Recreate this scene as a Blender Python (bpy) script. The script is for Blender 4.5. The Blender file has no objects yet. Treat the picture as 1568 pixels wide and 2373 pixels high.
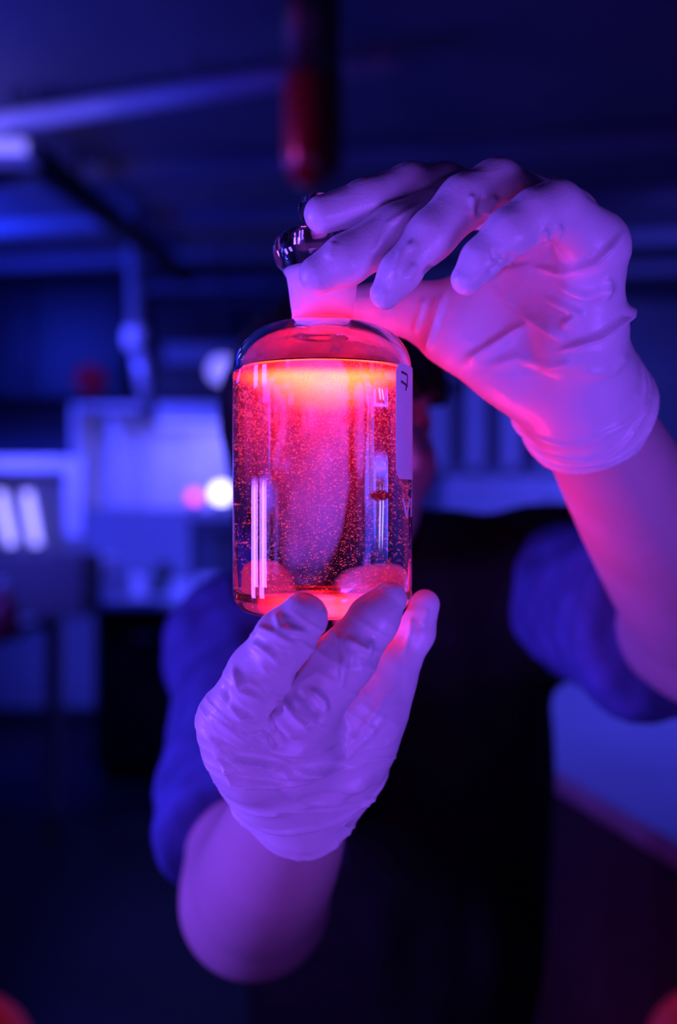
import bpy, math, random
import numpy as np
from mathutils import Vector

# ------------------------------------------------------------------ camera, world, lights, exposure
SC = bpy.context.scene
COL = SC.collection
H = 1.35                       # height of the lens above the floor (m)
S = 35.0 / 24.0 * 1568.0       # focal length in pixels
SC.view_settings.view_transform = 'Standard'
SC.view_settings.look = 'None'
SC.view_settings.gamma = 1.0
SC.view_settings.use_curve_mapping = False
SC.view_settings.exposure = 0.0

cam_d = bpy.data.cameras.new('camera')
cam = bpy.data.objects.new('camera', cam_d); COL.objects.link(cam)
cam.location = (0, 0, H); cam.rotation_euler = (math.pi / 2, 0, 0)
cam_d.sensor_fit = 'HORIZONTAL'; cam_d.sensor_width = 24.0; cam_d.lens = 35.0
cam_d.clip_start = 0.01; cam_d.clip_end = 60
cam_d.dof.use_dof = True; cam_d.dof.focus_distance = 0.358; cam_d.dof.aperture_fstop = 3.8
cam_d.dof.aperture_blades = 9
SC.camera = cam

w = bpy.data.worlds.new('world'); SC.world = w; w.use_nodes = True
w.node_tree.nodes['Background'].inputs[0].default_value = (0.02, 0.03, 1.0, 1)
w.node_tree.nodes['Background'].inputs[1].default_value = 0.02

SC.cycles.max_bounces = 16
SC.cycles.transmission_bounces = 14
SC.cycles.glossy_bounces = 6
SC.cycles.diffuse_bounces = 3
SC.cycles.volume_bounces = 0
SC.cycles.sample_clamp_indirect = 50.0
SC.cycles.use_denoising = True


def area(name, loc, target, sx, sy, col, power, spread=180):
    l = bpy.data.lights.new(name, 'AREA'); l.shape = 'RECTANGLE'; l.size = sx; l.size_y = sy
    l.color = col; l.energy = power; l.spread = math.radians(spread)
    o = bpy.data.objects.new(name, l); COL.objects.link(o)
    o.location = (loc[0], loc[1], H + loc[2])
    d = Vector((target[0], target[1], H + target[2])) - o.location
    o.rotation_euler = d.to_track_quat('-Z', 'Y').to_euler()
    return o


VIOLET = (0.19, 0.068, 1.0)
BLUE = (0.015, 0.035, 1.0)
RED = (1.0, 0.01, 0.10)
# two upright violet strip lamps stand left of the bottle: the key light, and the streaks in the glass
area('strip_lamp', (-0.68, 0.25, -0.07), (0, 0.38, -0.03), 0.09, 0.20, VIOLET, 3.6)
area('strip_lamp', (-0.70, 0.43, -0.07), (0, 0.38, -0.03), 0.09, 0.20, VIOLET, 3.6)
# weak fills added to lift the gloves and label: right front and left front, below
area('fill_lamp', (0.40, -0.16, -0.27), (0.05, 0.38, 0.02), 0.30, 0.20, (0.24, 0.075, 1.0), 0.36, 50)
area('front_fill', (-0.24, -0.20, -0.40), (-0.03, 0.38, -0.08), 0.30, 0.30, (0.34, 0.075, 1.0), 0.48, 80)
# unseen red fill added behind the bottle, shining up and back (a torch housing follows further down)
area('red_rim_fill', (0.014, 0.450, -0.058), (0.026, 0.486, 0.056), 0.012, 0.012, RED, 0.17)
# blue room light under the ceiling, far left and right
PALE = (0.065, 0.065, 1.0)
area('room_lamp', (-1.95, 4.2, 1.15), (-0.8, 5.1, -0.3), 0.5, 0.5, BLUE, 30)
area('room_lamp', (-1.6, 3.2, 1.25), (-0.9, 5.0, -0.4), 0.3, 0.3, PALE, 17, 60)
area('room_lamp', (1.7, 3.6, 1.0), (1.3, 6.0, -0.1), 0.5, 0.4, PALE, 13, 100)
area('room_lamp', (-1.6, 2.2, 0.5), (-0.6, 3.6, 1.35), 0.5, 0.3, BLUE, 13)
area('room_lamp', (-1.9, 2.4, 0.35), (-1.3, 4.0, -0.05), 0.3, 0.3, PALE, 4.5, 60)
area('room_lamp', (1.5, 2.1, 1.2), (0.7, 2.1, -0.4), 0.4, 0.4, PALE, 7, 90)
area('bench_fill', (0.05, 1.25, -0.95), (0.45, 1.45, -0.75), 0.25, 0.25, (1.0, 0.01, 0.45), 0.2)  # unseen red fill added behind the legs to tint the bench front

# ------------------------------------------------------------------ small helpers


def P(px, py, d):
    return np.array([(px - 784.0) / S * d, d, H - (py - 1186.5) / S * d])


def tag(o, label=None, cat=None, group=None, kind=None):
    if label: o['label'] = label
    if cat: o['category'] = cat
    if group: o['group'] = group
    if kind: o['kind'] = kind
    return o


def empty(name, loc, label, cat, group=None):
    o = bpy.data.objects.new(name, None); COL.objects.link(o)
    o.location = loc; o.empty_display_size = 0.05
    bpy.context.view_layer.update()
    return tag(o, label, cat, group)


def link(name, me, mat, parent=None):
    o = bpy.data.objects.new(name, me); COL.objects.link(o)
    if mat: me.materials.append(mat)
    if parent:
        o.parent = parent
        o.matrix_parent_inverse = parent.matrix_basis.inverted()
    return o


# --- materials
def mat(name, col, rough=0.5, metal=0.0, spec=0.5, noise=0.0, nscale=20.0, bump=0.0, bscale=200.0, sss=0.0, sssr=(1, 0.3, 0.3), ssscale=0.005, coat=0.0, trans=0.0, ior=1.45, sheen=0.0):
    m = bpy.data.materials.new(name); m.use_nodes = True
    nt = m.node_tree; b = nt.nodes['Principled BSDF']
    b.inputs['Base Color'].default_value = (*col, 1)
    b.inputs['Roughness'].default_value = rough
    b.inputs['Metallic'].default_value = metal
    b.inputs['Specular IOR Level'].default_value = spec
    b.inputs['IOR'].default_value = ior
    b.inputs['Transmission Weight'].default_value = trans
    b.inputs['Coat Weight'].default_value = coat
    b.inputs['Sheen Weight'].default_value = sheen
    if sss:
        b.inputs['Subsurface Weight'].default_value = sss
        b.inputs['Subsurface Radius'].default_value = sssr
        b.inputs['Subsurface Scale'].default_value = ssscale
    if noise or bump:
        tc = nt.nodes.new('ShaderNodeTexCoord')
    if noise:
        n = nt.nodes.new('ShaderNodeTexNoise'); n.inputs['Scale'].default_value = nscale; n.inputs['Detail'].default_value = 5
        nt.links.new(tc.outputs['Object'], n.inputs['Vector'])
        r = nt.nodes.new('ShaderNodeValToRGB')
        r.color_ramp.elements[0].position = 0.3; r.color_ramp.elements[1].position = 0.7
        r.color_ramp.elements[0].color = (*[c * (1 - noise) for c in col], 1)
        r.color_ramp.elements[1].color = (*[min(1, c * (1 + noise * 0.5)) for c in col], 1)
        nt.links.new(n.outputs['Fac'], r.inputs['Fac']); nt.links.new(r.outputs['Color'], b.inputs['Base Color'])
    if bump:
        n2 = nt.nodes.new('ShaderNodeTexNoise'); n2.inputs['Scale'].default_value = bscale; n2.inputs['Detail'].default_value = 3
        nt.links.new(tc.outputs['Object'], n2.inputs['Vector'])
        bp = nt.nodes.new('ShaderNodeBump'); bp.inputs['Strength'].default_value = bump; bp.inputs['Distance'].default_value = 0.002
        nt.links.new(n2.outputs['Fac'], bp.inputs['Height']); nt.links.new(bp.outputs['Normal'], b.inputs['Normal'])
    return m


def emis(name, col, strength):
    m = bpy.data.materials.new(name); m.use_nodes = True
    b = m.node_tree.nodes['Principled BSDF']
    b.inputs['Base Color'].default_value = (0.6, 0.6, 0.6, 1)
    b.inputs['Emission Color'].default_value = (*col, 1)
    b.inputs['Emission Strength'].default_value = strength
    return m


M = {}
M['glove'] = mat('glove_latex', (0.80, 0.78, 0.80), 0.33, spec=0.5, bump=0.10, bscale=900, sss=0.12, sssr=(1.0, 0.35, 0.4), ssscale=0.0025)
M['skin'] = mat('skin', (0.62, 0.42, 0.45), 0.5, noise=0.06, nscale=30, bump=0.05, bscale=500, sss=0.15, sssr=(1, 0.35, 0.2), ssscale=0.006)
M['hair'] = mat('hair', (0.012, 0.010, 0.010), 0.45, bump=0.5, bscale=160)
M['denim'] = mat('denim_cloth', (0.09, 0.15, 0.44), 0.9, noise=0.35, nscale=40, bump=0.3, bscale=600, spec=0.2)
M['apron'] = mat('apron_cloth', (0.014, 0.013, 0.015), 0.85, noise=0.3, nscale=60, bump=0.3, bscale=500, spec=0.2)
M['dark_cloth'] = mat('trouser_cloth', (0.02, 0.02, 0.03), 0.9, noise=0.2)
M['shoe'] = mat('shoe_leather', (0.02, 0.02, 0.02), 0.5, noise=0.2)
M['eye'] = mat('eye_white', (0.75, 0.72, 0.70), 0.15)
M['iris'] = mat('iris_dark', (0.03, 0.02, 0.015), 0.1)
M['lip'] = mat('lip_skin', (0.50, 0.22, 0.20), 0.4)
M['glass'] = mat('clear_glass', (1, 1, 1), 0.0, trans=1.0, ior=1.47)
M['frost'] = mat('ground_glass', (0.92, 0.92, 0.94), 0.6, spec=0.25, sss=1.0, sssr=(1, 1, 1), ssscale=0.012)
M['label'] = mat('label_paper', (0.82, 0.80, 0.82), 0.6, noise=0.04, nscale=80)
M['ink'] = mat('marker_ink', (0.02, 0.02, 0.06), 0.5)
M['print'] = mat('white_enamel', (0.85, 0.85, 0.85), 0.4)
M['white'] = mat('white_laminate', (0.62, 0.62, 0.64), 0.45, noise=0.08, nscale=6)
M['grey'] = mat('grey_metal', (0.35, 0.35, 0.38), 0.35, metal=0.3, noise=0.12, nscale=9)
M['dark'] = mat('dark_plastic', (0.018, 0.018, 0.022), 0.4, noise=0.2, nscale=10)
M['black'] = mat('black_metal', (0.008, 0.008, 0.010), 0.5, noise=0.2, nscale=10)
M['dim'] = mat('dark_laminate', (0.07, 0.05, 0.06), 0.6, noise=0.15, nscale=6)
M['matte'] = mat('matte_black', (0.004, 0.004, 0.004), 0.95, spec=0.05)
M['wall'] = mat('wall_paint', (0.26, 0.27, 0.30), 0.8, noise=0.12, nscale=3)
M['ceil'] = mat('ceiling_paint', (0.17, 0.18, 0.20), 0.8, noise=0.2, nscale=2)
M['floor'] = mat('floor_vinyl', (0.022, 0.018, 0.022), 0.55, noise=0.25, nscale=3)
M['redpaint'] = mat('dark_red_paint', (0.09, 0.003, 0.008), 0.3, noise=0.15, nscale=8, coat=0.3)
M['plastic'] = mat('white_plastic', (0.70, 0.70, 0.72), 0.35, noise=0.05, nscale=10)
M['green'] = mat('dark_green_plastic', (0.02, 0.06, 0.03), 0.5, noise=0.2)
M['lamp_white'] = emis('lamp_white', (0.55, 0.50, 1.0), 6.0)
M['lamp_pale'] = emis('lamp_pale', (0.25, 0.20, 1.0), 1.3)
M['lamp_tube'] = emis('lamp_tube', (0.28, 0.24, 1.0), 2.6)
M['lamp_hood'] = emis('lamp_hood', (0.12, 0.12, 1.0), 2.2)
M['lamp_red'] = emis('lamp_red', (1.0, 0.03, 0.12), 2.5)
M['bell_glow'] = emis('bell_glow', (1.0, 0.0, 0.35), 0.035)
M['bell_glow'].node_tree.nodes['Principled BSDF'].inputs['Base Color'].default_value = (.15, .01, .02, 1)
M['lamp_dome'] = emis('lamp_dome', (1.0, 0.03, 0.015), 0.07)
M['lamp_dome'].node_tree.nodes['Principled BSDF'].inputs['Base Color'].default_value = (.25, .01, .01, 1)


# --- mesh builder
class MB:
    def __init__(s): s.v = []; s.f = []

    def add(s, v, f):
        n = len(s.v); s.v += [tuple(p) for p in v]; s.f += [tuple(i + n for i in q) for q in f]; return s

    def box(s, x0, x1, y0, y1, z0, z1):
        v = [(x, y, z) for x in (x0, x1) for y in (y0, y1) for z in (z0, z1)]
        return s.add(v, [(0, 1, 3, 2), (4, 6, 7, 5), (0, 4, 5, 1), (2, 3, 7, 6), (0, 2, 6, 4), (1, 5, 7, 3)])

    def tube(s, a, b, ra, rb=None, n=20, rings=1):
        a = Vector(a); b = Vector(b); rb = ra if rb is None else rb
        d = (b - a).normalized(); u = d.orthogonal().normalized(); q = d.cross(u)
        v = []; f = []
        for j in range(rings + 1):
            t = j / rings; c = a.lerp(b, t); r = ra + (rb - ra) * t
            v += [c + (u * math.cos(2 * math.pi * i / n) + q * math.sin(2 * math.pi * i / n)) * r for i in range(n)]
        for j in range(rings):
            f += [(j * n + i, j * n + (i + 1) % n, (j + 1) * n + (i + 1) % n, (j + 1) * n + i) for i in range(n)]
        f += [tuple(range(n))[::-1], tuple(rings * n + i for i in range(n))]
        return s.add(v, f)

    def lathe(s, cx, cy, prof, n=64, close=False):
        v = []; f = []; m = len(prof)
        idx = []
        for r, z in prof:
            if r < 1e-6:
                idx.append([len(v)] * n); v.append((cx, cy, z))
            else:
                idx.append([len(v) + i for i in range(n)])
                v += [(cx + r * math.cos(2 * math.pi * i / n), cy + r * math.sin(2 * math.pi * i / n), z) for i in range(n)]
        rng = range(m) if close else range(m - 1)
        for j in rng:
            A, B = idx[j], idx[(j + 1) % m]
            for i in range(n):
                k = (i + 1) % n
                q = []
                for t in (A[i], A[k], B[k], B[i]):
                    if t not in q: q.append(t)
                if len(q) > 2: f.append(tuple(q))
        return s.add(v, f)

    def build(s, name, material, parent=None, smooth=False, bevel=0.0):
        me = bpy.data.meshes.new(name); me.from_pydata(s.v, [], s.f)
        import bmesh
        bm = bmesh.new(); bm.from_mesh(me); bmesh.ops.recalc_face_normals(bm, faces=bm.faces); bm.to_mesh(me); bm.free()
        if smooth:
            me.polygons.foreach_set('use_smooth', [True] * len(me.polygons))
        o = link(name, me, material, parent)
        if bevel:
            b = o.modifiers.new('bevel', 'BEVEL'); b.width = bevel; b.segments = 3; b.limit_method = 'ANGLE'
        return o


# --- distance-field modelling (smooth solids turned into one mesh)
class Field:
    def __init__(s, xs, ys, zs):
        s.xs, s.ys, s.zs = [np.asarray(a, np.float32) for a in (xs, ys, zs)]
        s.F = np.full((len(s.xs), len(s.ys), len(s.zs)), 1.0, np.float32)
        s.h = float(max(np.diff(s.xs).max(), np.diff(s.ys).max()))

    def like(s):
        return Field(s.xs, s.ys, s.zs)

    def blk(s, lo, hi):
        r = []
        for a, l, u in zip((s.xs, s.ys, s.zs), lo, hi):
            i0 = max(0, int(np.searchsorted(a, l)) - 1); i1 = min(len(a), int(np.searchsorted(a, u)) + 1)
            r.append(slice(i0, i1))
        return tuple(r)

    def co(s, b):
        return s.xs[b[0]][:, None, None], s.ys[b[1]][None, :, None], s.zs[b[2]][None, None, :]

    def put(s, b, d, k):
        cur = s.F[b]
        if cur.size == 0: return
        if k > 0:
            hh = np.maximum(k - np.abs(cur - d), 0) / k
            s.F[b] = np.minimum(cur, d) - hh * hh * k * 0.25
        else:
            s.F[b] = np.minimum(cur, d)

    def cone(s, a, b, ra, rb, k=0.0, squash=None):
        a = np.asarray(a, float); b = np.asarray(b, float); pad = max(ra, rb) + max(k, 3 * s.h) + 0.004
        B = s.blk(np.minimum(a, b) - pad, np.maximum(a, b) + pad)
        X, Y, Z = s.co(B)
        ab = b - a; L2 = max(1e-12, float(ab @ ab))
        t = np.clip(((X - a[0]) * ab[0] + (Y - a[1]) * ab[1] + (Z - a[2]) * ab[2]) / L2, 0, 1)
        d = np.sqrt((X - a[0] - t * ab[0]) ** 2 + (Y - a[1] - t * ab[1]) ** 2 + (Z - a[2] - t * ab[2]) ** 2) - (ra + (rb - ra) * t)
        s.put(B, d.astype(np.float32), k); return s

    def _ell(s, c, r, yaw, pad):
        c = np.asarray(c, float); r = np.asarray(r, float); m = r.max() + pad
        B = s.blk(c - m, c + m); X, Y, Z = s.co(B)
        cs, sn = math.cos(yaw), math.sin(yaw)
        x = (X - c[0]) * cs + (Y - c[1]) * sn; y = -(X - c[0]) * sn + (Y - c[1]) * cs; z = Z - c[2]
        k0 = np.sqrt((x / r[0]) ** 2 + (y / r[1]) ** 2 + (z / r[2]) ** 2) + 1e-6
        k1 = np.sqrt((x / r[0] ** 2) ** 2 + (y / r[1] ** 2) ** 2 + (z / r[2] ** 2) ** 2) + 1e-6
        return B, (k0 * (k0 - 1) / k1).astype(np.float32)

    def ell(s, c, r, k=0.0, yaw=0.0):
        B, d = s._ell(c, r, yaw, max(k, 3 * s.h) + 0.004); s.put(B, d, k); return s

    def cut_ell(s, c, r, k=0.003, yaw=0.0):
        B, d = s._ell(c, r, yaw, 3 * s.h + k); cur = s.F[B]; d = -d
        hh = np.maximum(k - np.abs(cur - d), 0) / k
        s.F[B] = np.maximum(cur, d) + hh * hh * k * 0.25; return s

    def cut_plane(s, p, n, B=None):
        B = B or (slice(None),) * 3
        X, Y, Z = s.co(B); n = np.asarray(n) / np.linalg.norm(n)
        s.F[B] = np.maximum(s.F[B], ((X - p[0]) * n[0] + (Y - p[1]) * n[1] + (Z - p[2]) * n[2]).astype(np.float32)); return s

    def ring(s, c, n, R, r, k=0.0, wob=0.0, cut=False, ph=0.0):
        """a rolled rim round the axis n through c; wob makes it wavy"""
        c = np.asarray(c, float); n = np.asarray(n, float); n = n / np.linalg.norm(n)
        pad = R + r + 3 * s.h + 0.006
        B = s.blk(c - pad, c + pad); X, Y, Z = s.co(B)
        u = np.cross(n, [0, 1, 0.2]); u /= np.linalg.norm(u); v = np.cross(n, u)
        dx, dy, dz = X - c[0], Y - c[1], Z - c[2]
        h = dx * n[0] + dy * n[1] + dz * n[2]; a = dx * u[0] + dy * u[1] + dz * u[2]; b = dx * v[0] + dy * v[1] + dz * v[2]
        th = np.arctan2(b, a)
        h = h + wob * (np.sin(3 * th + ph) + 0.5 * np.sin(7 * th + 1.3 * ph))
        q = np.sqrt(a * a + b * b) - R * (1 + 0.35 * wob / 0.004 * 0.06 * np.sin(5 * th + ph))
        s.put(B, (np.sqrt(q * q + h * h) - r).astype(np.float32), k); return s

    def chain(s, pts, k=0.004, grow=0.0):
        q = [(P(x, y, d), r / S * d + grow) for x, y, d, r in pts]
        for (a, ra), (b, rb) in zip(q[:-1], q[1:]): s.cone(a, b, ra, rb, k)
        return s

    def mesh(s, smooth=2):
        F = s.F; sg = F < 0
        nx, ny, nz = F.shape
        cnt = np.zeros((nx - 1, ny - 1, nz - 1), np.int8)
        for i in (0, 1):
            for j in (0, 1):
                for k in (0, 1):
                    cnt += sg[i:nx - 1 + i, j:ny - 1 + j, k:nz - 1 + k]
        act = (cnt > 0) & (cnt < 8)
        I, J, K = np.nonzero(act)
        idx = np.full(act.shape, -1, np.int64); idx[I, J, K] = np.arange(len(I))
        acc = np.zeros((len(I), 3)); num = np.zeros(len(I))
        for ax in range(3):
            for p in (0, 1):
                for q in (0, 1):
                    o0 = [0, 0, 0]; o1 = [0, 0, 0]; oth = [a for a in range(3) if a != ax]
                    o0[oth[0]] = o1[oth[0]] = p; o0[oth[1]] = o1[oth[1]] = q; o1[ax] = 1
                    v0 = F[I + o0[0], J + o0[1], K + o0[2]]; v1 = F[I + o1[0], J + o1[1], K + o1[2]]
                    m = (v0 < 0) != (v1 < 0)
                    t = np.where(m, v0 / np.where(m, v0 - v1, 1), 0)
                    pos = np.tile(np.array(o0, float), (len(I), 1)); pos[:, ax] = t
                    acc += pos * m[:, None]; num += m
        f = acc / num[:, None]
        V = np.stack([s.xs[I] + f[:, 0] * (s.xs[I + 1] - s.xs[I]), s.ys[J] + f[:, 1] * (s.ys[J + 1] - s.ys[J]), s.zs[K] + f[:, 2] * (s.zs[K + 1] - s.zs[K])], 1)
        Q = []
        for ax in range(3):
            sl0 = [slice(1, n - 1) for n in F.shape]; sl1 = list(sl0)
            sl0[ax] = slice(0, F.shape[ax] - 1); sl1[ax] = slice(1, F.shape[ax])
            a = sg[tuple(sl0)]; b = sg[tuple(sl1)]
            g = np.nonzero(a != b)
            base = [g[0] + 1, g[1] + 1, g[2] + 1]; base[ax] = g[ax]
            o = [x for x in range(3) if x != ax]

            def cell(d1, d2):
                c = [base[0], base[1], base[2]]; c[o[0]] = base[o[0]] + d1; c[o[1]] = base[o[1]] + d2
                return idx[c[0], c[1], c[2]]
            q = np.stack([cell(-1, -1), cell(0, -1), cell(0, 0), cell(-1, 0)], 1)
            inside = a[g]
            flip = inside if ax != 1 else ~inside
            q[~flip] = q[~flip][:, ::-1]
            Q.append(q)
        Q = np.concatenate(Q); Q = Q[(Q >= 0).all(1)]
        for _ in range(smooth): V = relax(V, Q, 0.5)
        return V, Q


def relax(V, Q, w):
    A = np.zeros_like(V); c = np.zeros(len(V))
    for i in range(4):
        j = (i + 1) % 4
        for d in range(3):
            A[:, d] += np.bincount(Q[:, i], V[Q[:, j], d], len(V)) + np.bincount(Q[:, j], V[Q[:, i], d], len(V))
        c += np.bincount(Q[:, i], minlength=len(V)) + np.bincount(Q[:, j], minlength=len(V))
    return V * (1 - w) + w * A / np.maximum(c, 1)[:, None]


def normals(V, Q):
    n = np.cross(V[Q[:, 2]] - V[Q[:, 0]], V[Q[:, 3]] - V[Q[:, 1]])
    N = np.stack([sum(np.bincount(Q[:, i], n[:, d], len(V)) for i in range(4)) for d in range(3)], 1)
    return N / (np.linalg.norm(N, axis=1)[:, None] + 1e-12)


_T = np.random.RandomState(7).rand(64, 64, 64)


def vnoise(p):
    i = np.floor(p).astype(int); f = p - i; f = f * f * (3 - 2 * f); i &= 63; j = (i + 1) & 63
    r = 0
    for a in (0, 1):
        for b in (0, 1):
            for c in (0, 1):
                wgt = (f[:, 0] if a else 1 - f[:, 0]) * (f[:, 1] if b else 1 - f[:, 1]) * (f[:, 2] if c else 1 - f[:, 2])
                r = r + wgt * _T[(j if a else i)[:, 0], (j if b else i)[:, 1], (j if c else i)[:, 2]]
    return r * 2 - 1


def screen(V):
    return np.stack([784 + V[:, 0] / V[:, 1] * S, 1186.5 - (V[:, 2] - H) / V[:, 1] * S], 1)


def fold(V, N, D, path, width, amp, d0=0.0, d1=9.0, sharp=1.0):
    """raise (amp>0) or sink a fold of the glove along a path over its near side; width in px, amp in mm"""
    px = screen(V); path = np.array(path, float)
    ok = (V[:, 1] > d0) & (V[:, 1] < d1) & (N[:, 1] < 0.35)
    lo = path.min(0) - 3 * width; hi = path.max(0) + 3 * width
    ok &= (px[:, 0] > lo[0]) & (px[:, 0] < hi[0]) & (px[:, 1] > lo[1]) & (px[:, 1] < hi[1])
    ii = np.nonzero(ok)[0]
    if not len(ii): return
    q = px[ii]; best = np.full(len(ii), 1e9); tt = np.zeros(len(ii)); n = len(path) - 1; sd = np.zeros(len(ii))
    for k in range(n):
        a, b = path[k], path[k + 1]; ab = b - a
        t = np.clip(((q - a) @ ab) / (ab @ ab), 0, 1)
        e = q - a - t[:, None] * ab
        dd = np.linalg.norm(e, axis=1); m = dd < best
        best[m] = dd[m]; tt[m] = (k + t[m]) / n; sd[m] = np.sign(ab[0] * e[m, 1] - ab[1] * e[m, 0])
    wv = width * np.where(sd > 0, sharp, 1.0)
    D[ii] += 1.9 * amp * 1e-3 * np.exp(-(best / wv) ** 2) * np.clip(np.minimum(tt, 1 - tt) * 5 + 0.15, 0, 1)


def mesh_obj(name, V, Q, material, parent=None):
    me = bpy.data.meshes.new(name)
    me.vertices.add(len(V)); me.vertices.foreach_set('co', np.asarray(V, np.float32).ravel())
    me.loops.add(Q.size); me.loops.foreach_set('vertex_index', Q.ravel().astype(np.int32))
    me.polygons.add(len(Q)); me.polygons.foreach_set('loop_start', np.arange(0, Q.size, 4, dtype=np.int32))
    me.polygons.foreach_set('use_smooth', np.ones(len(Q), bool))
    me.update(calc_edges=True); me.validate()
    return link(name, me, material, parent)


# ------------------------------------------------------------------ the room
XL, XR, YB, YF, ZC = -2.3, 2.3, 6.3, -1.2, 2.7
for nm, a, m in (('floor', (XL, XR, YF, YB, -0.1, 0.0), 'floor'), ('ceiling', (XL, XR, YF, YB, ZC, ZC + 0.1), 'ceil'),
                 ('wall_back', (XL, XR, YB, YB + 0.1, 0, ZC), 'wall'), ('wall_left', (XL - 0.1, XL, YF, YB, 0, ZC), 'wall'),
                 ('wall_right', (XR, XR + 0.1, YF, YB, 0, ZC), 'wall')):
    tag(MB().box(*a).build(nm, M[m]), kind='structure')
tag(MB().box(XL, XR, YB - 0.02, YB, 0, 0.1).build('baseboard_back', M['dark']), kind='structure')
# pale ceiling joists, running across
for i, y in enumerate((2.3, 3.7, 4.35, 5.0, 5.65)):
    o = MB().box(XL, XR, -0.035, 0.035, ZC - 0.06, ZC).build('trim_%d' % (i + 1), M['wall'], bevel=0.008)
    o.location.y = y; o.rotation_euler.z = -0.16; tag(o, kind='structure')


def bx(x0, y0, x1, y1, d, t):
    """front face at depth d spanning these picture coordinates; t deep"""
    a = P(x0, y1, d); b = P(x1, y0, d)
    return (a[0], b[0], d, d + t, a[2], b[2])


ZB = 0.92                      # bench height
# bright ceiling rail
a = P(-60, 232, 0.01); r1 = np.array([-1.16, 3.2, ZC - 0.10]); r2 = np.array([0.15, 2.72, ZC - 0.10])
e = empty('ceiling_rail', tuple(r1), 'pale metal rail running slanting across the ceiling at upper left', 'rail')
MB().tube(r1, r2, 0.032, n=16).build('rail_tube', M['plastic'], e, smooth=True)
for t in (0.15, 0.55, 0.9):
    c = r1 + (r2 - r1) * t
    MB().tube(c, (c[0], c[1], ZC), 0.008, n=10).build('hanger', M['grey'], e)
area('rail_fill', (-1.55, 3.05, ZC - 0.30 - H), (-1.0, 3.15, ZC - 0.1 - H), 0.06, 0.2, (.20, .15, 1.0), 3.0)  # unseen light added to brighten the rail's left end
# dark duct, bent
e = empty('ceiling_duct', (-1.1, 3.6, ZC - 0.1), 'dark bent duct hanging under the ceiling at upper left', 'duct')
c0 = P(85, 372, 3.3); c1 = P(430, 640, 5.2); c2 = P(-120, 425, 3.2)
for a, b, n in ((c0, c1, 'long_run'), (c0, c2, 'side_run')):
    MB().tube(a, b, 0.05, n=20).build(n, M['black'], e, smooth=True)
MB().lathe(c0[0], c0[1], [(0, c0[2] + 0.052), (0.04, c0[2] + 0.035), (0.054, c0[2]), (0.04, c0[2] - 0.035), (0, c0[2] - 0.052)], 20).build('elbow_joint', M['black'], e, smooth=True)
for t in (0.2, 0.7):
    c = c0 + (c1 - c0) * t
    MB().tube(c, (c[0], c[1], ZC), 0.01, n=10).build('hanger', M['black'], e)
# pale box light beside the duct
e = empty('ceiling_box', (-1.05, 3.1, 2.5), 'small pale glowing box under the ceiling left of the dark duct', 'box')
b = bx(-60, 318, 68, 362, 3.1, 0.12)
MB().box(*b).build('housing', M['plastic'], e, bevel=0.01)
MB().box(b[0] + 0.01, b[1] - 0.01, b[2] - 0.006, b[2] + 0.002, b[4] + 0.01, b[5] - 0.01).build('diffuser', M['lamp_pale'], e)
MB().tube(((b[0] + b[1]) / 2, 3.16, b[5]), ((b[0] + b[1]) / 2, 3.16, ZC), 0.012, n=10).build('hanger', M['grey'], e)

# hanging red cylinder
c = P(726, 300, 2.2); rr = 70 / S * 2.2; zb = P(0, 440, 2.2)[2]; zt = P(0, 195, 2.2)[2]
e = empty('hanging_cylinder', (c[0], c[1], zb), 'dark red round-ended cylinder hanging from the ceiling above the bottle', 'cylinder')
prof = [(0, zb)] + [(rr * math.sin(t), zb + rr * 1.1 * (1 - math.cos(t))) for t in np.linspace(0.15, math.pi / 2, 10)] + [(rr, zt), (rr * 0.98, zt + 0.004)]
MB().lathe(c[0], c[1], prof + [(0, zt + 0.004)], 40).build('red_vessel', M['redpaint'], e, smooth=True)
MB().lathe(c[0], c[1], [(0, zt + 0.004), (rr * 0.96, zt + 0.004), (rr * 0.94, ZC - 0.06), (rr * 0.6, ZC), (0, ZC)], 40).build('sleeve', M['dark'], e, smooth=True)

area('cylinder_fill', (-0.75, 1.95, 0.75), (-0.06, 2.2, 0.72), 0.05, 0.5, (0.9, 0.06, 0.8), 0.35, 40)  # unseen magenta light added to streak the cylinder's left edge

# ---- back bench with things on it
e = empty('back_bench', (-0.9, 4.9, 0), 'pale topped laboratory bench along the far wall behind the person', 'bench')
MB().box(-1.36, 0.2, 4.85, 5.75, ZB - 0.04, ZB).build('worktop', M['white'], e, bevel=0.006)
for x0, x1 in ((-1.22, -0.72), (-0.70, -0.20), (-0.18, 0.18)):
    f = MB().box(x0, x1, 4.93, 5.7, 0.08, ZB - 0.04).build('cupboard', M['black'], e, bevel=0.005)
    MB().box(x0 + 0.2, x1 - 0.2, 4.91, 4.93, 0.72, 0.735).build('cupboard_handle', M['grey'], f)
MB().box(-1.2, 0.16, 5.0, 5.65, 0.0, 0.08).build('plinth', M['black'], e)

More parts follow.
